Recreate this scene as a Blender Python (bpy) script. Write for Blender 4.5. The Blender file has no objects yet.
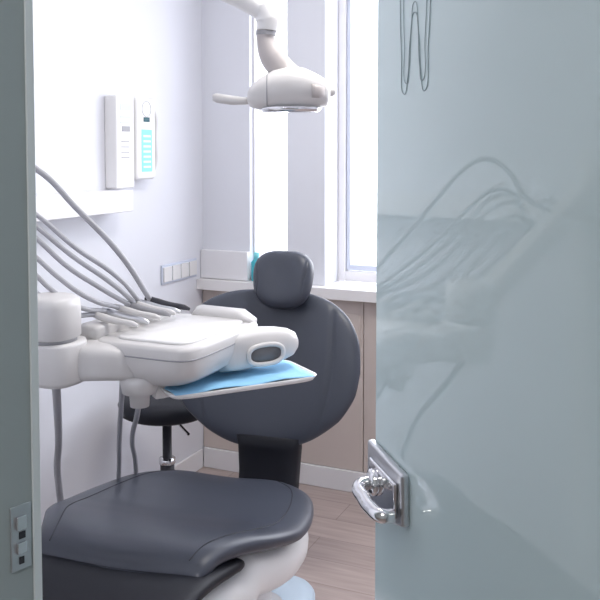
import bpy, math, random
from mathutils import Vector, Matrix
random.seed(3)
S=bpy.context.scene
R=math.radians
# ---------------------------------------------------------------- materials
def mat(name,col,rough=0.5,metal=0.0,coat=0.0,noise=0.0,nscale=30,bump=0.0,emit=None,es=0,spec=.5):
    m=bpy.data.materials.new(name); m.use_nodes=True
    nt=m.node_tree; b=nt.nodes['Principled BSDF']
    b.inputs['Base Color'].default_value=(*col,1); b.inputs['Roughness'].default_value=rough
    b.inputs['Metallic'].default_value=metal; b.inputs['Coat Weight'].default_value=coat
    b.inputs['Coat Roughness'].default_value=0.08; b.inputs['Specular IOR Level'].default_value=spec
    if emit: b.inputs['Emission Color'].default_value=(*emit,1); b.inputs['Emission Strength'].default_value=es
    if noise or bump:
        tc=nt.nodes.new('ShaderNodeTexCoord'); n=nt.nodes.new('ShaderNodeTexNoise')
        n.inputs['Scale'].default_value=nscale; n.inputs['Detail'].default_value=4
        nt.links.new(tc.outputs['Object'],n.inputs['Vector'])
        if noise:
            r=nt.nodes.new('ShaderNodeMix'); r.data_type='RGBA'
            r.inputs[6].default_value=(*[c*(1-noise) for c in col],1); r.inputs[7].default_value=(*[min(1,c*(1+noise)) for c in col],1)
            nt.links.new(n.outputs['Fac'],r.inputs[0]); nt.links.new(r.outputs[2],b.inputs['Base Color'])
        if bump:
            bp=nt.nodes.new('ShaderNodeBump'); bp.inputs['Strength'].default_value=bump; bp.inputs['Distance'].default_value=0.002
            nt.links.new(n.outputs['Fac'],bp.inputs['Height']); nt.links.new(bp.outputs['Normal'],b.inputs['Normal'])
    return m
M_wall=mat('wall_paint',(.76,.77,.82),.8,noise=.015,nscale=6,bump=.05)
M_ceil=mat('ceiling_paint',(.87,.87,.88),.9,noise=.01)
M_corr=mat('corridor_paint',(.66,.70,.71),.8,noise=.02,nscale=5)
M_trim=mat('white_trim',(.82,.81,.83),.45,noise=.01)
M_sill=mat('sill_laminate',(.86,.84,.84),.3,noise=.01)
M_beige=mat('beige_panel',(.62,.54,.50),.5,noise=.03,nscale=8)
M_white=mat('white_plastic',(.80,.79,.785),.35,coat=.2,noise=.01)
M_white2=mat('warm_white_plastic',(.65,.635,.63),.4,coat=.1,noise=.01)
M_beigeplastic=mat('beige_plastic',(.52,.48,.47),.4,coat=.1,noise=.01)
M_grey=mat('grey_plastic',(.33,.33,.35),.45,noise=.02)
M_gripshade=mat('grip_scoop_shade',(.15,.145,.15),.45,noise=.02)  # shade inside the grip scoop, put in as a darker grey
M_dark=mat('dark_recess',(.035,.035,.045),.5,noise=.02)
M_uph=mat('slate_upholstery',(.052,.059,.080),.38,noise=.06,nscale=300,bump=.15)
M_uph2=mat('black_upholstery',(.010,.011,.017),.55,noise=.06,nscale=300,bump=.15,spec=.3)
M_seam=mat('seam_thread',(.02,.022,.03),.6,noise=.02)
M_chrome=mat('chrome',(.75,.75,.77),.12,metal=1,noise=.01)
M_steel=mat('brushed_steel',(.60,.61,.63),.28,metal=1,noise=.02,nscale=80)
M_hose=mat('hose_rubber',(.40,.40,.43),.5,noise=.03)
M_blue=mat('blue_paper',(.28,.58,.84),.7,noise=.04,nscale=60,bump=.3)
M_teal=mat('teal_plastic',(.05,.42,.50),.4,noise=.02)
M_frame=mat('door_frame_paint',(.36,.41,.42),.5,noise=.03,nscale=8)
M_frame2=mat('door_frame_edge',(.72,.77,.79),.5,noise=.02)
M_ink=mat('etched_line',(.28,.35,.38),.5,noise=.02)
M_label=mat('label_cyan',(.25,.72,.78),.4,noise=.02)
M_screen=mat('device_screen',(.03,.10,.12),.2,noise=.02)
M_bluebase=mat('base_cover',(.50,.60,.70),.4,noise=.02)
M_switch=mat('switch_plastic',(.62,.66,.77),.35,noise=.01)
# wood floor
M_floor=bpy.data.materials.new('laminate_floor'); M_floor.use_nodes=True
nt=M_floor.node_tree; b=nt.nodes['Principled BSDF']; b.inputs['Roughness'].default_value=.42
tc=nt.nodes.new('ShaderNodeTexCoord'); mp=nt.nodes.new('ShaderNodeMapping'); mp.inputs['Rotation'].default_value=(0,0,0)
br=nt.nodes.new('ShaderNodeTexBrick'); br.inputs['Scale'].default_value=1.0; br.inputs['Brick Width'].default_value=1.2; br.inputs['Row Height'].default_value=.16
br.inputs['Mortar Size'].default_value=.0016; br.inputs['Color1'].default_value=(.44,.36,.335,1); br.inputs['Color2'].default_value=(.52,.43,.40,1); br.inputs['Mortar'].default_value=(.30,.24,.22,1)
mp2=nt.nodes.new('ShaderNodeMapping'); mp2.inputs['Scale'].default_value=(1.5,22,1)
nz=nt.nodes.new('ShaderNodeTexNoise'); nz.inputs['Scale'].default_value=2.5; nz.inputs['Detail'].default_value=6
mx=nt.nodes.new('ShaderNodeMix'); mx.data_type='RGBA'; mx.blend_type='MULTIPLY'; mx.inputs[0].default_value=.6
rp=nt.nodes.new('ShaderNodeValToRGB'); rp.color_ramp.elements[0].position=.3; rp.color_ramp.elements[0].color=(.62,.58,.56,1); rp.color_ramp.elements[1].position=.7; rp.color_ramp.elements[1].color=(1,1,1,1)
L=nt.links.new
L(tc.outputs['Object'],mp.inputs['Vector']); L(mp.outputs[0],br.inputs['Vector']); L(tc.outputs['Object'],mp2.inputs['Vector']); L(mp2.outputs[0],nz.inputs['Vector'])
L(nz.outputs['Fac'],rp.inputs[0]); L(br.outputs['Color'],mx.inputs[6]); L(rp.outputs[0],mx.inputs[7]); L(mx.outputs[2],b.inputs['Base Color'])
# frosted door glass
M_glass=bpy.data.materials.new('frosted_glass'); M_glass.use_nodes=True
nt=M_glass.node_tree; b=nt.nodes['Principled BSDF']; out=nt.nodes['Material Output']
b.inputs['Base Color'].default_value=(.68,.80,.82,1); b.inputs['Roughness'].default_value=.6; b.inputs['Specular IOR Level'].default_value=.0
tr=nt.nodes.new('ShaderNodeBsdfTranslucent'); tr.inputs['Color'].default_value=(.82,.93,.95,1)
ms=nt.nodes.new('ShaderNodeMixShader'); ms.inputs[0].default_value=.42
gl=nt.nodes.new('ShaderNodeBsdfGlossy'); gl.inputs['Roughness'].default_value=.012; gl.inputs['Color'].default_value=(1,1,1,1)
fr_=nt.nodes.new('ShaderNodeFresnel'); fr_.inputs['IOR'].default_value=1.47
ms2=nt.nodes.new('ShaderNodeMixShader')
nt.links.new(b.outputs[0],ms.inputs[1]); nt.links.new(tr.outputs[0],ms.inputs[2])
nt.links.new(fr_.outputs[0],ms2.inputs[0]); nt.links.new(ms.outputs[0],ms2.inputs[1]); nt.links.new(gl.outputs[0],ms2.inputs[2]); nt.links.new(ms2.outputs[0],out.inputs['Surface'])
# ---------------------------------------------------------------- helpers
def link(o): S.collection.objects.link(o); return o
def empty(name,loc=(0,0,0),rz=0):
    e=bpy.data.objects.new(name,None); e.location=loc; e.rotation_euler=(0,0,rz); e.empty_display_size=.1; return link(e)
def par(o,e,local=False):
    o.parent=e
    if not local: o.matrix_parent_inverse=e.matrix_basis.inverted()
    return o
def mesh(name,vs,fs,m,smooth=False):
    me=bpy.data.meshes.new(name); me.from_pydata([tuple(v) for v in vs],[],fs); me.update()
    import bmesh
    bm=bmesh.new(); bm.from_mesh(me); bmesh.ops.recalc_face_normals(bm,faces=bm.faces); bm.to_mesh(me); bm.free()
    o=bpy.data.objects.new(name,me); me.materials.append(m)
    if smooth: me.polygons.foreach_set('use_smooth',[True]*len(me.polygons))
    return link(o)
def bev(o,w,seg=3):
    md=o.modifiers.new('b','BEVEL'); md.width=w; md.segments=seg; md.limit_method='ANGLE'; md.angle_limit=R(35)
    return o
BF=[(0,3,2,1),(4,5,6,7),(0,1,5,4),(1,2,6,5),(2,3,7,6),(3,0,4,7)]
def boxes(name,bl,m,bw=0):
    vs=[];fs=[]
    for (x0,x1,y0,y1,z0,z1) in bl:
        k=len(vs); vs+=[(x0,y0,z0),(x1,y0,z0),(x1,y1,z0),(x0,y1,z0),(x0,y0,z1),(x1,y0,z1),(x1,y1,z1),(x0,y1,z1)]
        fs+=[tuple(i+k for i in f) for f in BF]
    o=mesh(name,vs,fs,m)
    if bw: bev(o,bw)
    return o
def sp(c,n): return math.copysign(abs(c)**(2/n),c)
def loft(name,secs,m,seg=40,sub=0):
    """secs: (center,uhalf,vhalf,exponent)"""
    vs=[];fs=[]
    for (c,u,v,n) in secs:
        c=Vector(c);u=Vector(u);v=Vector(v)
        for i in range(seg):
            a=2*math.pi*i/seg
            vs.append(c+u*sp(math.cos(a),n)+v*sp(math.sin(a),n))
    for k in range(len(secs)-1):
        for i in range(seg):
            j=(i+1)%seg; fs.append((k*seg+i,k*seg+j,(k+1)*seg+j,(k+1)*seg+i))
    a=len(vs); vs.append(Vector(secs[0][0])); vs.append(Vector(secs[-1][0]))
    for i in range(seg):
        j=(i+1)%seg; fs.append((a,j,i)); fs.append((a+1,(len(secs)-1)*seg+i,(len(secs)-1)*seg+j))
    o=mesh(name,vs,fs,m,True)
    if sub:
        md=o.modifiers.new('s','SUBSURF'); md.levels=sub; md.render_levels=sub
    return o
def zloft(name,cx,cy,prof,m,n=2,seg=40):
    """profile of (z,rx,ry)"""
    return loft(name,[((cx,cy,z),(rx,0,0),(0,ry,0),n) for z,rx,ry in prof],m,seg)
def tube(name,pts,r,m,closed=False,res=6,taper=None,kind='BEZIER'):
    cu=bpy.data.curves.new(name,'CURVE'); cu.dimensions='3D'; cu.bevel_depth=r; cu.bevel_resolution=res; cu.use_fill_caps=True; cu.resolution_u=14
    if kind=='BEZIER':
        s=cu.splines.new('BEZIER'); s.bezier_points.add(len(pts)-1)
        for i,(p,q) in enumerate(zip(s.bezier_points,pts)):
            p.co=q; p.handle_left_type=p.handle_right_type='AUTO'
            if taper: p.radius=taper[i]
    else:
        s=cu.splines.new('POLY'); s.points.add(len(pts)-1)
        for i,(p,q) in enumerate(zip(s.points,pts)):
            p.co=(*q,1)
            if taper: p.radius=taper[i]
    s.use_cyclic_u=closed
    cu.materials.append(m)
    o=bpy.data.objects.new(name,cu); link(o)
    return o
def interp(tab,x):
    if x<=tab[0][0]: return tab[0][1]
    for (a,va),(b_,vb) in zip(tab,tab[1:]):
        if x<=b_: return va+(vb-va)*(x-a)/(b_-a)
    return tab[-1][1]
def sinterp(tab,x):
    n=len(tab)
    if x<=tab[0][0]: return tab[0][1]
    if x>=tab[-1][0]: return tab[-1][1]
    for i in range(n-1):
        if x<=tab[i+1][0]:
            x0,y0=tab[i];x1,y1=tab[i+1];h=x1-x0;t=(x-x0)/h
            m0=(tab[i+1][1]-tab[i-1][1])/(tab[i+1][0]-tab[i-1][0]) if i>0 else (y1-y0)/h
            m1=(tab[i+2][1]-tab[i][1])/(tab[i+2][0]-tab[i][0]) if i<n-2 else (y1-y0)/h
            return (2*t**3-3*t*t+1)*y0+(t**3-2*t*t+t)*h*m0+(-2*t**3+3*t*t)*y1+(t**3-t*t)*h*m1
# ---------------------------------------------------------------- room
XL,YB,XR,YC,H=-1.97,3.34,1.2,-1.4,2.6
boxes('floor',[(XL-.1,XR+.1,YC-.1,YB+.3,-.06,0)],M_floor)
boxes('ceiling',[(XL-.1,XR+.1,YC-.1,YB+.3,H,H+.08)],M_ceil)
boxes('wall_left',[(XL-.1,XL,YC-.1,YB+.3,0,H)],M_wall)
boxes('wall_right',[(XR,XR+.1,YC-.1,YB+.3,0,H)],M_wall)
boxes('wall_corridor',[(XL,XR,YC-.1,YC,0,H)],M_corr)
boxes('wall_back',[(XL,-1.73,YB,YB+.26,.83,H),(-1.549,-1.371,YB,YB+.26,.83,H),(.6,XR,YB,YB+.26,.83,H),
   (-1.73,-1.549,YB,YB+.26,2.35,H),(-1.371,.6,YB,YB+.26,2.35,H),(XL,XR,YB+.01,YB+.26,0,.83)],M_wall)
pn=empty('wall_panelling',(-.5,YB,0))
xs=[XL+.001,-1.19,-.59,.01,.61,XR-.001]
bl=[]
for a,c in zip(xs,xs[1:]): bl.append((a+.002,c-.002,YB-.012,YB+.01,.09,.83))
par(boxes('panels',bl,M_beige,.002),pn)
par(boxes('access_hatch',[(-1.30,-1.205,YB-.016,YB-.012,.58,.76)],M_beige,.002),pn)
boxes('trim_1',[(XL+.002,-1.73,YB-.028,YB,.872,1.0)],M_trim,.003)
boxes('window_sill',[(XL+.001,XR-.001,YB-.06,YB-.002,.825,.87),(-1.729,-1.55,YB-.002,YB+.15,.825,.87),(-1.370,.599,YB-.002,YB+.15,.825,.87)],M_sill,0)
boxes('baseboard_back',[(XL+.012,XR-.001,YB-.026,YB-.0125,0.001,.09)],M_trim,.002)
boxes('baseboard_left',[(XL,XL+.012,1.2,YB-.03,.001,.085)],M_trim,.002)
def window(name,x0,x1,mull=(),yo=.15,w=.035):
    e=empty(name,((x0+x1)/2,YB+yo+.03,.87)); z0,z1=.87,2.35; y0,y1=YB+yo,YB+yo+.06
    bl=[(x0,x0+w,y0,y1,z0,z1),(x1-w,x1,y0,y1,z0,z1),(x0+w,x1-w,y0,y1,z0,z0+w+.01),(x0+w,x1-w,y0,y1,z1-w,z1)]
    for mxx in mull: bl.append((mxx-.03,mxx+.03,y0,y1,z0+w+.01,z1-w))
    par(boxes('frame',bl,M_trim,.004),e)
    bl=[]
    ed=[x0+w]+[v for mxx in mull for v in (mxx-.03,mxx+.03)]+[x1-w]
    if mull:
        for a,c in zip(ed[::2],ed[1::2]):
            s=.02; bl+=[(a+.002,a+s,y0+.01,y1-.01,z0+.05,z1-.04),(c-s,c-.002,y0+.01,y1-.01,z0+.05,z1-.04),(a+s,c-s,y0+.01,y1-.01,z0+.05,z0+.075)]
        par(boxes('sash',bl,M_switch,.003),e)
window('window_1',-1.73,-1.549,(),.03,.010)
window('window_2',-1.371,.6,(-1.10,-.45,.1))
# front (doorway) wall, skewed
FA=math.atan2(.533-.747,.067+.659); JO=(-.667,.7495,0)
for nm,b_ in (('wall_front',(-1.358,-.06,-.12,0,0,H)),('wall_front.001',(.84,1.94,-.12,0,0,H)),('wall_front.002',(-.06,.84,-.12,0,2.16,H))):
    wf=boxes(nm,[b_],M_wall); wf.location=JO; wf.rotation_euler=(0,0,FA)
df=empty('door_frame',JO,FA)
par(boxes('posts',[(-.06,0,-.128,.006,0,2.16),(.78,.84,-.128,.006,0,2.16),(0,.78,-.128,.006,2.10,2.16)],M_frame,.003),df,True)
par(boxes('edge_strip',[(0.0,.003,-.004,.0065,0,2.10)],M_frame2,.001),df,True)
par(boxes('strike_plate',[(0.0,.002,-.032,-.006,.975,1.050)],M_steel,.001),df,True)
par(boxes('latch_keep',[(0.002,.006,-.026,-.014,1.022,1.038),(0.002,.006,-.026,-.014,.995,1.008)],M_chrome,.001),df,True)
par(boxes('latch_hole',[(0.001,.0028,-.022,-.014,1.011,1.019),(0.001,.0028,-.022,-.016,.982,.990)],M_dark),df,True)
# ---------------------------------------------------------------- glass door
dr=empty('door_1',(.067,.536,0),R(126.5)); W=.78
par(bev(boxes('leaf',[(0.015,W,-.010,0,.012,2.08)],M_glass),.0015,2),dr,True)
def dp(t,o,z): return (W-t,o,z)
def plate(name,pts,y0,y1,m,bw):
    n=len(pts); vs=[dp(t,y0,z) for t,z in pts]+[dp(t,y1,z) for t,z in pts]
    fs=[tuple(range(n)),tuple(range(2*n-1,n-1,-1))]+[(i,(i+1)%n,n+(i+1)%n,n+i) for i in range(n)]
    return par(bev(mesh(name,vs,fs,m),bw),dr,True)
plate('lock_plate',[(-.002,.915),(-.002,1.028),(.148,1.030),(.15,.962)],.0,.012,M_steel,.004)
plate('lock_plate_cover',[(.022,.930),(.022,1.010),(.134,1.014),(.134,.966)],.012,.017,M_chrome,.003)
plate('lock_plate_inner',[(-.002,.915),(-.002,1.028),(.148,1.030),(.15,.962)],-.022,-.010,M_steel,.004)
par(tube('lever',[dp(.052,.012,.985),dp(.052,.034,.984),dp(.058,.042,.982),dp(.085,.044,.979),dp(.115,.042,.976),dp(.136,.034,.974),dp(.139,.018,.974)],.0095,M_chrome,taper=[1.1,1,1,1,1,1,.9]),dr,True)
par(tube('lever_inner',[dp(.052,-.022,.985),dp(.052,-.046,.984),dp(.060,-.058,.982),dp(.115,-.06,.976),dp(.136,-.048,.974),dp(.139,-.032,.974)],.0085,M_chrome),dr,True)
par(loft('rose',[(dp(.052,.016,.985),(.019,0,0),(0,0,.019),2),(dp(.052,.024,.985),(.018,0,0),(0,0,.018),2),(dp(.052,.027,.985),(.012,0,0),(0,0,.012),2)],M_chrome),dr,True)
par(boxes('hinges',[(0.012,.04,-.018,.008,.25,.36),(0.012,.04,-.018,.008,1.75,1.86)],M_steel,.003),dr,True)
def tooth(k,zb,zt):
    c=.155; w=.045*k
    return [dp(c-w*1.05,.0008,zt-.05),dp(c-w*1.1,.0008,zt-.12),dp(c-w*.95,.0008,zb+.05),dp(c-w*.72,.0008,zb),dp(c-w*.48,.0008,zb+.02),dp(c-w*.30,.0008,zb+.07),dp(c,.0008,zb+.10),
            dp(c+w*.30,.0008,zb+.07),dp(c+w*.48,.0008,zb+.02),dp(c+w*.72,.0008,zb),dp(c+w*.95,.0008,zb+.05),dp(c+w*1.1,.0008,zt-.12),dp(c+w*1.05,.0008,zt-.05),dp(c+w*.6,.0008,zt),dp(c,.0008,zt-.02),dp(c-w*.6,.0008,zt)]
par(tube('tooth_logo_outer',tooth(1.12,1.522,1.80),.0006,M_ink,True,2),dr,True)
par(tube('tooth_logo_inner',tooth(.86,1.535,1.77),.0005,M_ink,True,2),dr,True)
# ---------------------------------------------------------------- dental chair
ch=empty('dental_chair',(-1.252,2.443,0),R(8))
T=R(18); up=Vector((0,math.sin(T),math.cos(T))); fr=Vector((0,-math.cos(T),math.sin(T)))
def pad(name,c,hw,hh,th,m,n=2.4,curve=.0,groove=None,shape=None,up=up,fr=fr,seg=96,rings=40,dish=.018):
    vs=[];fs=[]
    def P(u,v,w): return Vector(c)+Vector((u,0,0))+up*v+fr*w
    for side in (1,-1):
        base=len(vs)
        for k in range(rings+1):
            r=k/rings; r=math.sin(r*math.pi/2)**.9 if k else 0
            for i in range(seg):
                a=2*math.pi*i/seg; x=sp(math.cos(a),n); y=sp(math.sin(a),n)
                u=hw*x*r; v=hh*y*r
                if shape: u*=shape(v/hh)
                w=th*side*(max(0,1-r**5))**.5
                if side==1:
                    if groove: w-=groove[1]*math.exp(-((abs(x*r)-groove[0]-.05*(y*r)**2)/.022)**2)*(1-r**8)
                    w-=dish*math.exp(-(u/(.5*hw))**2)*(1-r*r)
                w+=curve*u*u
                vs.append(P(u,v,w))
        for k in range(rings):
            for i in range(seg):
                j=(i+1)%seg; fs.append((base+k*seg+i,base+k*seg+j,base+(k+1)*seg+j,base+(k+1)*seg+i))
    me=mesh(name,vs,fs,m,True)
    import bmesh
    bm=bmesh.new(); bm.from_mesh(me.data); bmesh.ops.remove_doubles(bm,verts=bm.verts,dist=1e-5); bmesh.ops.recalc_face_normals(bm,faces=bm.faces); bm.to_mesh(me.data); bm.free()
    return me
def bshape(v):
    return interp([(-1,.62),(-.85,.74),(-.6,.88),(-.3,.97),(0,1.0),(.35,.985),(.7,.94),(1,.88)],v)
par(pad('backrest',(-.0,.14,.708),.332,.266,.038,M_uph,n=3.0,curve=.35,groove=(.70,.010),shape=bshape,seg=128),ch,True)
par(pad('backrest_shell',(0,.18,.70),.27,.22,.03,M_uph2,n=2.4,curve=.3),ch,True)
par(pad('headrest',(.050,.165,1.008),.105,.100,.042,M_uph,n=2.7,curve=.6,groove=(.78,.005),shape=lambda v:1+.08*v,dish=.008),ch,True)
par(loft('headrest_stem',[((.03,.215,.93),(.04,0,0),(0,.012,0),4),((.04,.235,1.03),(.035,0,0),(0,.012,0),4)],M_dark),ch,True)
par(loft('back_support',[((.03,.06,.50),(.11,0,0),(0,.035,0),4),((.03,.075,.46),(.108,0,0),(0,.04,0),4),((.03,.07,.38),(.102,0,0),(0,.045,0),4),((.03,.05,.30),(.10,0,0),(0,.05,0),4),((.03,-.0,.26),(.09,0,0),(0,.06,0),4)],M_uph2),ch,True)
XO=-.042
wt=[(-.10,.0),(-.115,.13),(-.15,.215),(-.22,.29),(-.32,.330),(-.44,.350),(-.55,.348),(-.65,.318),(-.73,.275),(-.80,.240),(-.87,.22)]
zt=[(-.10,.445),(-.2,.462),(-.35,.474),(-.5,.493),(-.60,.518),(-.71,.545),(-.80,.552),(-.87,.535)]
wt.sort();zt.sort()
def seatgrid(name,y0,y1,wt,zt,th,m,dish=.02,ny=60,seg=56,lip=.03):
    vs=[];fs=[]
    for k in range(ny+1):
        y=y0+(y1-y0)*k/ny
        w=max(.004,sinterp(wt,y)); z=sinterp(zt,y)
        e=min(k,ny-k)/ny*abs(y1-y0); sc=math.sqrt(max(0.0,1-(1-min(1,e/lip))**2))
        for i in range(seg):
            a=2*math.pi*i/seg; x=w*sp(math.cos(a),2.6)*(.93+.07*sc)
            zz=sp(math.sin(a),2.6)*th*max(.05,sc)
            d=dish*(1-(x/w)**2) if zz>0 else 0
            vs.append((XO+x,y,z-th+zz-d))
    for k in range(ny):
        for i in range(seg):
            j=(i+1)%seg; fs.append((k*seg+i,k*seg+j,(k+1)*seg+j,(k+1)*seg+i))
    fs.append(tuple(range(seg))); fs.append(tuple(range((ny+1)*seg-1,ny*seg-1,-1)))
    return mesh(name,vs,fs,m,True)
par(seatgrid('seat_pad',-.875,-.104,wt,zt,.045,M_uph,lip=.04,dish=.026),ch,True)
wl=[(-1.55,.16),(-1.5,.20),(-1.3,.215),(-1.0,.225),(-.70,.27)]
zl=[(-1.55,.35),(-1.4,.38),(-1.2,.435),(-1.0,.500),(-.88,.515),(-.70,.495)]
par(seatgrid('leg_pad',-1.55,-.70,wl,zl,.04,M_uph2,dish=.03),ch,True)
def onseat(f,y): 
    w=sinterp(wt,y); return (XO+f*w,y,sinterp(zt,y)-.026*(1-f*f)+.0-.045+.045*(max(0,1-abs(f)**2.6))**(1/2.6))
for i,f in enumerate((-.80,.80)):
    par(tube('seam_%d'%(i+1),[onseat(f,-.15-.70*k/14) for k in range(15)],.0016,M_seam,res=2),ch,True)
# white shell
ws=[(-1.5,.15),(-1.0,.185),(-.85,.22),(-.7,.285),(-.5,.325),(-.3,.31),(-.18,.24),(-.12,.16)]
def shell():
    secs=[]
    for k in range(41):
        y=-1.5+1.38*k/40; w=sinterp(ws,y); zt_=(sinterp(zt,y) if y>-.70 else min(sinterp(zl,y)+.01,.50))-.07
        dep=interp([(-1.5,.03),(-1.0,.045),(-.7,.085),(-.3,.08),(-.12,.04)],y)
        secs.append(((XO,y,zt_-dep*.8),(w,0,0),(0,0,dep),3))
    return loft('seat_shell',secs,M_white)
par(shell(),ch,True)
par(loft('lift_column',[((0,-.48,.36),(.19,0,0),(0,.24,0),3.5),((0,-.48,.30),(.185,0,0),(0,.235,0),3.5),((0,-.45,.2),(.165,0,0),(0,.22,0),3.5),((0,-.42,.10),(.16,0,0),(0,.24,0),3.5),((0,-.40,.06),(.18,0,0),(0,.30,0),3.5),((0,-.40,.055),(.17,0,0),(0,.29,0),3.5)],M_white2),ch,True)
par(loft('base_plate',[((0,-.38,.001),(.235,0,0),(0,.43,0),5),((0,-.38,.03),(.235,0,0),(0,.43,0),5),((0,-.38,.045),(.225,0,0),(0,.42,0),5),((0,-.38,.056),(.19,0,0),(0,.38,0),5)],M_bluebase),ch,True)
par(loft('tilt_link',[((.02,.03,.30),(.09,0,0),(0,0,.05),4),((.01,-.15,.32),(.10,0,0),(0,0,.05),4),((0,-.25,.34),(.1,0,0),(0,0,.04),4)],M_uph2),ch,True)
# ---------------------------------------------------------------- delivery unit
du=empty('dental_delivery_unit',(-1.11,1.75,.9))
def D(o): return par(o,du)
cx,cy=-1.105,1.765
D(loft('tray_body',[((cx-.01,cy,.905),(.07,0,0),(0,.11,0),3.5),((cx-.01,cy,.912),(.10,0,0),(0,.145,0),4),((cx,cy,.935),(.125,0,0),(0,.172,0),5),((cx,cy,.965),(.135,0,0),(0,.185,0),6),((cx,cy,1.002),(.137,0,0),(0,.187,0),7),((cx,cy,1.009),(.134,0,0),(0,.184,0),7),((cx,cy,1.012),(.128,0,0),(0,.178,0),7)],M_white2,64))
D(loft('body_seam',[((cx,cy,.982),(.1375,0,0),(0,.1875,0),7),((cx,cy,.985),(.1375,0,0),(0,.1875,0),7)],M_grey,64))
D(loft('tray_mat',[((cx+.01,cy-.005,1.010),(.10,0,0),(0,.15,0),7),((cx+.01,cy-.005,1.0165),(.10,0,0),(0,.15,0),7),((cx+.01,cy-.005,1.018),(.097,0,0),(0,.147,0),7)],M_white,64))
D(loft('rear_ridge',[((cx-.06,1.935,1.01),(0,.03,0),(0,0,.008),3),((cx-.05,1.94,1.02),(0,.03,0),(0,0,.018),3),((cx+.08,1.93,1.02),(0,.028,0),(0,0,.018),3),((cx+.12,1.92,1.012),(0,.02,0),(0,0,.008),3)],M_white2))
# grip: thick handle; dark inset paints the shade of the scoop in its near face
D(loft('grip_body',[((-1.0,1.84,.957),(0,.085,0),(0,0,.048),4),((-.968,1.865,.957),(0,.078,0),(0,0,.047),4),((-.935,1.90,.958),(0,.060,0),(0,0,.045),3.5),((-.905,1.925,.959),(0,.042,0),(0,0,.040),3),((-.885,1.938,.960),(0,.028,0),(0,0,.030),2.6),((-.875,1.944,.960),(0,.012,0),(0,0,.014),2.2)],M_white2,64))
ed=Vector((.085,.12,0)).normalized(); en=Vector((ed.y,-ed.x,0))
gc=Vector((-.914,1.853,.948))
D(loft('grip_shade_inset',[(gc-en*.04,ed*.046,Vector((0,0,.021)),2.8),(gc-en*.004,ed*.046,Vector((0,0,.021)),2.8)],M_gripshade))
D(tube('grip_rim',[gc-en*.004+ed*(.048*sp(math.cos(a),2.6))+Vector((0,0,.024*sp(math.sin(a),2.6))) for a in [2*math.pi*i/24 for i in range(24)]],.006,M_white2,True))
# joints
jx,jy=-1.288,1.512
D(zloft('joint_upper',jx,jy,[(1.028,.056,.056),(1.032,.060,.060),(1.10,.060,.060),(1.115,.057,.057),(1.122,.046,.046)],M_white2,2.6))
D(zloft('joint_gap',jx,jy,[(1.018,.055,.055),(1.030,.055,.055)],M_grey))
D(zloft('joint_lower',jx+.008,jy+.006,[(.920,.045,.045),(.925,.058,.058),(.935,.063,.063),(1.012,.063,.063),(1.02,.060,.060)],M_white2,2.6))
D(loft('joint_link',[((jx+.01,jy+.01,.970),(.03,-.03,0),(0,0,.042),4),((-1.20,1.60,.965),(.045,-.045,0),(0,0,.042),4),((-1.14,1.68,.95),(.05,-.05,0),(0,0,.035),4)],M_white2))
D(zloft('under_boss',-1.134,1.63,[(.852,.012,.012),(.855,.022,.022),(.885,.024,.024),(.888,.040,.040),(.915,.045,.045),(.93,.045,.045)],M_white2))
# spring arm to column
D(loft('spring_arm',[((-1.29,1.50,1.075),(.02,-.02,0),(0,0,.03),4),((-1.34,1.48,1.10),(.035,-.035,0),(0,0,.038),4),((-1.66,1.385,1.33),(.035,-.035,0),(0,0,.038),4),((-1.72,1.37,1.37),(.025,-.025,0),(0,0,.03),4)],M_white2))
D(zloft('column',-1.72,1.37,[(.001,.16,.16),(.03,.16,.16),(.04,.05,.05),(1.40,.05,.05),(1.43,.06,.06),(1.45,.04,.04)],M_white2))
# instrument rail + instruments + hoses
D(loft('instrument_rail',[((-1.262,1.60,1.018),(.028,0,0),(0,0,.016),4),((-1.262,1.61,1.02),(.034,0,0),(0,0,.020),4),((-1.262,1.90,1.02),(.034,0,0),(0,0,.020),4),((-1.262,1.91,1.018),(.028,0,0),(0,0,.016),4)],M_white2))
hp=Vector((.914,.407,0)); ho=Vector((-.407,.914,0)); h0=Vector((-1.36,1.53,0))
def HP(px,py,o=0): 
    k=.002294; v=h0+hp*((px-30)*k)+ho*o; v.z=1.45-(py-150)*k; return v
hoses=[([(-35,205),(-15,172),(8,160),(30,172),(64,210),(104,256)],1.865,.12),
       ([(-40,232),(-22,200),(0,196),(30,217),(68,252),(104,279)],1.82,.08),
       ([(-42,236),(-24,205),(0,203),(30,228),(66,260),(98,284)],1.798,.065),
       ([(-44,240),(-25,212),(0,214),(30,239),(62,270),(90,290)],1.775,.05),
       ([(-48,250),(-28,228),(-4,230),(30,256),(56,280),(80,298)],1.73,.02),
       ([(-52,260),(-30,242),(-4,247),(30,272),(50,291),(72,306)],1.68,0),
       ([(-54,268),(-34,258),(-8,264),(30,288),(46,300),(62,312)],1.635,-.02)]
hm=(M_dark,M_steel,M_white2,M_grey,M_white2,M_steel,M_white2)
for k,(pl,y,o) in enumerate(hoses):
    n=len(pl); pts=[HP(p[0],p[1],o*i/(n-1)) for i,p in enumerate(pl)]
    pts=[Vector((-1.62,1.40+.012*k,1.27))]+pts+[Vector((-1.262,y,1.058))]
    D(tube('hose_%d'%(k+1),pts,.0058 if k else .0072,M_hose))
    a=Vector((-1.275,y,1.062)); 
    D(tube('handpiece_%d'%(k+1),[a,a+Vector((.035,.004,-.010)),a+Vector((.07,.008,-.016)),a+Vector((.11,.012,-.020)),a+Vector((.125,.014,-.024))],.0088,hm[k],taper=[.8,1.1,.9,.8,.45]))
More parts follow.
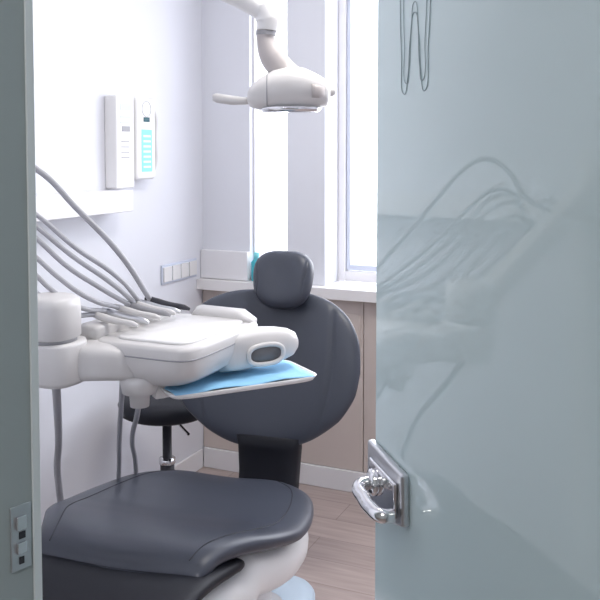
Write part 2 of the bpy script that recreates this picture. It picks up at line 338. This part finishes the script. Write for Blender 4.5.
# drop hoses
D(tube('drop_hose_1',[(-1.290,1.525,.925),(-1.40,1.66,.80),(-1.55,1.84,.64),(-1.655,1.96,.48),(-1.68,2.03,.3),(-1.60,2.10,.09)],.010,M_hose))
D(tube('drop_hose_2',[(-1.205,1.665,.93),(-1.31,1.80,.79),(-1.45,1.98,.61),(-1.547,2.109,.46),(-1.58,2.14,.3),(-1.55,2.14,.09)],.007,M_hose))
D(tube('drop_hose_3',[(-1.150,1.66,.90),(-1.28,1.83,.765),(-1.44,2.03,.60),(-1.531,2.176,.45),(-1.55,2.20,.3),(-1.52,2.17,.09)],.007,M_hose))
D(bev(boxes('floor_junction_box',[(-1.66,-1.49,2.05,2.22,.001,.10)],M_white2),.015))
# instrument tray with blue paper
tr_=empty('instrument_tray',(-.985,1.815,.888),R(52))
par(loft('tray',[((0,0,-.006),(.17,0,0),(0,.08,0),8),((0,0,-.004),(.185,0,0),(0,.092,0),8),((0,0,.008),(.192,0,0),(0,.099,0),8),((0,0,.008),(.187,0,0),(0,.094,0),8),((0,0,0),(.182,0,0),(0,.089,0),8)],M_white,64),tr_,True)
vs=[];fs=[]
for i in range(25):
    for j in range(15):
        x=-.185+.36*i/24;y=-.093+.186*j/14
        vs.append((x,y,.0105+.002*math.sin(x*40+y*22)+.0015*math.sin(y*70)+(.001*random.random())))
for i in range(24):
    for j in range(14): fs.append((i*15+j,i*15+j+1,i*15+j+16,i*15+j+15))
o=mesh('paper_cover',vs,fs,M_blue,True); o.modifiers.new('s','SOLIDIFY').thickness=.0015; par(o,tr_,True)
par(boxes('support_arm',[(-.19,.0,-.012,.012,-.018,-.005)],M_white2,.003),tr_,True)
par(boxes('support_bracket',[(-.205,-.18,-.015,.015,-.018,.03)],M_white2,.003),tr_,True)
# ---------------------------------------------------------------- operating lamp
lp=empty('dental_operating_lamp',(-.963,2.09,1.61))
H0=Vector((-.963,2.09,1.61)); rr=Vector((.914,.407,0)); ff=Vector((-.407,.914,0))
def LP(s,z,o=0): v=H0+rr*s+ff*o; v.z=z; return v
def lsec(s,z,h,dd,n=2.4): return (LP(s,z),ff*dd,(0,0,h),n)
def A(o): return par(o,lp)
A(loft('lamp_head',[lsec(-.112,1.590,.010,.02),lsec(-.105,1.592,.026,.045),lsec(-.08,1.600,.042,.065),lsec(-.04,1.612,.052,.078),lsec(0,1.617,.056,.082),lsec(.04,1.615,.055,.080),lsec(.075,1.608,.046,.07),lsec(.1,1.602,.036,.055),lsec(.110,1.600,.022,.035)],M_white2,48))
A(loft('lamp_head_seam',[lsec(-.0585,1.6065,.0485,.0732),lsec(-.0555,1.6075,.0495,.0742)],M_grey,48))
A(loft('lamp_window',[lsec(.060,1.606,.026,.082,3),lsec(.078,1.604,.025,.074,3),lsec(.095,1.602,.020,.062,3)],M_beigeplastic,40))
A(loft('lamp_lens',[((*LP(.005,0)[:2],1.552),rr*.075,ff*.055,2.6),((*LP(.005,0)[:2],1.565),rr*.085,ff*.062,2.6)],M_chrome))
A(loft('grip_1',[lsec(-.205,1.590,.008,.012),lsec(-.195,1.590,.013,.018),lsec(-.155,1.584,.013,.018),lsec(-.12,1.582,.010,.014),lsec(-.09,1.586,.009,.013)],M_white2))
A(loft('grip_2',[lsec(.09,1.600,.010,.013),lsec(.118,1.606,.012,.016),lsec(.126,1.607,.007,.01)],M_white2))
A(tube('neck',[LP(-.060,1.80),LP(-.062,1.745),LP(-.045,1.70),LP(-.02,1.668),LP(.0,1.64)],.029,M_beigeplastic,taper=[.85,.85,1.15,1.2,1.5]))
A(tube('neck_ring_1',[LP(-.0615,1.757),LP(-.061,1.768)],.0275,M_grey,kind='POLY'))
A(tube('joint_yoke',[LP(-.07,1.835),LP(-.055,1.80),LP(-.058,1.770)],.034,M_white,taper=[.9,1,.85]))
A(tube('arm_lower',[LP(-.05,1.81),LP(-.10,1.842),LP(-.22,1.90),LP(-.55,2.06)],.029,M_white))
A(tube('arm_upper',[LP(-.55,2.06),LP(-.62,2.10),LP(-.62,2.2),LP(-.62,2.6)],.03,M_white))
A(loft('ceiling_mount',[(LP(-.62,2.54),rr*.07,ff*.07,2),(LP(-.62,2.599),rr*.09,ff*.09,2)],M_white))
# ---------------------------------------------------------------- stool
st=empty('operator_stool',(-1.71,2.63,0))
def ST(o): return par(o,st,True)
ST(zloft('seat',0,0,[(.475,.06,.06),(.478,.15,.15),(.49,.172,.172),(.52,.178,.178),(.538,.165,.165),(.545,.12,.12),(.542,.0,.0)],M_uph2))
ST(zloft('gas_lift',0,0,[(.08,.026,.026),(.30,.026,.026),(.301,.017,.017),(.475,.017,.017)],M_dark))
ST(zloft('lift_ring',0,0,[(.29,.03,.03),(.31,.03,.03)],M_chrome))
ST(tube('height_lever',[(.03,0,.465),(.12,-.08,.46),(.16,-.11,.455)],.005,M_chrome))
for k in range(5):
    a=k*2*math.pi/5+.3; c,s=math.cos(a),math.sin(a)
    ST(tube('foot_%d'%(k+1),[(0,0,.10),(.1*c,.1*s,.085),(.20*c,.20*s,.065)],.014,M_steel,taper=[1.3,1,.8]))
    ST(loft('caster_%d'%(k+1),[((.2*c-.012*s,.2*s+.012*c,.026),(.025*c,.025*s,0),(0,0,.025),2),((.2*c+.012*s,.2*s-.012*c,.026),(.025*c,.025*s,0),(0,0,.025),2)],M_dark,24))
# ---------------------------------------------------------------- left wall items
boxes('wall_rail_shelf',[(XL,XL+.10,1.6,2.66,1.22,1.30)],M_trim,.004)
wu=empty('wall_mounted_dispenser',(XL,2.76,1.48))
def WU(o): return par(o,wu)
x=XL
WU(bev(boxes('housing_1',[(x,x+.055,2.62,2.735,1.305,1.655)],M_white),.006))
WU(bev(boxes('housing_2',[(x,x+.060,2.742,2.875,1.335,1.655)],M_white),.012))
WU(boxes('label_lines',[(x+.055,x+.0562,2.645,2.715,1.60,1.625),(x+.055,x+.0562,2.645,2.71,1.57,1.58),(x+.055,x+.0562,2.645,2.70,1.55,1.557)],M_switch))
WU(boxes('grille',[(x+.055,x+.0562,2.655,2.705,1.52,1.54)]+[(x+.055,x+.0562,2.65,2.70,1.42+.02*i,1.423+.02*i) for i in range(4)],M_grey))
WU(boxes('cyan_label',[(x+.060,x+.0615,2.775,2.845,1.365,1.53)],M_label,.0005))
WU(boxes('label_text',[(x+.0615,x+.0622,2.785,2.835,1.38+.02*i,1.388+.02*i) for i in range(7)],M_white))
WU(boxes('screen',[(x+.060,x+.0615,2.79,2.83,1.56,1.578)],M_screen))
WU(tube('knob_outline',[(x+.0605,2.81+.03*math.cos(a/12*2*math.pi),1.61+.03*math.sin(a/12*2*math.pi)) for a in range(12)],.0010,M_grey,True,2))
WU(tube('side_cord',[(x+.03,2.875,1.62),(x+.035,2.90,1.60),(x+.035,2.905,1.5),(x+.035,2.90,1.38),(x+.03,2.872,1.35)],.008,M_white2))
sw=empty('wall_socket_strip',(XL,3.12,.926))
par(bev(boxes('cover_frame',[(x,x+.008,2.99,3.27,.885,.968)],M_switch),.003),sw)
par(bev(boxes('rockers',[(x+.008,x+.014,2.998+.068*i,3.058+.068*i,.895,.958) for i in range(4)],M_white),.002),sw)
sb=empty('sanitizer_bottle',(-1.70,3.345,.87))
par(zloft('body',0,0,[(.001,.022,.022),(.004,.024,.024),(.085,.024,.024),(.098,.012,.012)],M_teal),sb,True)
par(zloft('cap',0,0,[(.097,.013,.013),(.125,.013,.013),(.128,.008,.008)],M_label),sb,True)
# ---------------------------------------------------------------- lights
def area(name,loc,rot,sx,sy,e,col,parent=None,portal=False):
    l=bpy.data.lights.new(name,'AREA'); l.shape='RECTANGLE'; l.size=sx; l.size_y=sy; l.energy=e; l.color=col
    if portal: l.cycles.is_portal=True
    o=bpy.data.objects.new(name,l); o.location=loc; o.rotation_euler=rot; link(o)
    if parent: par(o,parent)
    return o
for nm,lx,ly,e in (('ceiling_fill',-.6,2.1,18),('ceiling_fill.001',-.3,-.5,15)):  # unseen panels added as fill for the room and the corridor side
    ce=empty(nm,(lx,ly,H))
    par(boxes('housing',[(lx-.32,lx+.32,ly-.32,ly+.32,H-.03,H-.001)],M_white,.004),ce)
    area('fill_lamp',(lx,ly,H-.035),(0,0,0),.58,.58,e,(1,.97,.93),ce)
area('daylight_portal',(-1.64,YB+.25,1.61),(R(-90),0,0),.18,1.48,1,(1,1,1),None,True)
area('daylight_portal.001',(-.385,YB+.25,1.61),(R(-90),0,0),1.97,1.48,1,(1,1,1),None,True)
w=bpy.data.worlds.new('sky'); S.world=w; w.use_nodes=True
bg=w.node_tree.nodes['Background']; 
nt=w.node_tree; tc=nt.nodes.new('ShaderNodeTexCoord'); sx_=nt.nodes.new('ShaderNodeSeparateXYZ'); rp=nt.nodes.new('ShaderNodeValToRGB')
rp.color_ramp.elements[0].position=0; rp.color_ramp.elements[0].color=(.87,.88,.93,1); rp.color_ramp.elements[1].position=.6; rp.color_ramp.elements[1].color=(.87,.91,1,1)
nt.links.new(tc.outputs['Generated'],sx_.inputs[0]); nt.links.new(sx_.outputs['Z'],rp.inputs[0]); nt.links.new(rp.outputs[0],bg.inputs['Color'])
bg.inputs['Strength'].default_value=7.3
S.view_settings.view_transform='Standard'
# ---------------------------------------------------------------- camera
cd=bpy.data.cameras.new('camera'); cam=bpy.data.objects.new('camera',cd); link(cam)
cam.location=(0,0,1.45); cam.rotation_euler=(R(87),0,R(24)); cd.lens=36*850/600; cd.sensor_width=36; cd.clip_start=.02
cd.shift_y=-(150-850*math.tan(R(3)))/600
S.camera=cam
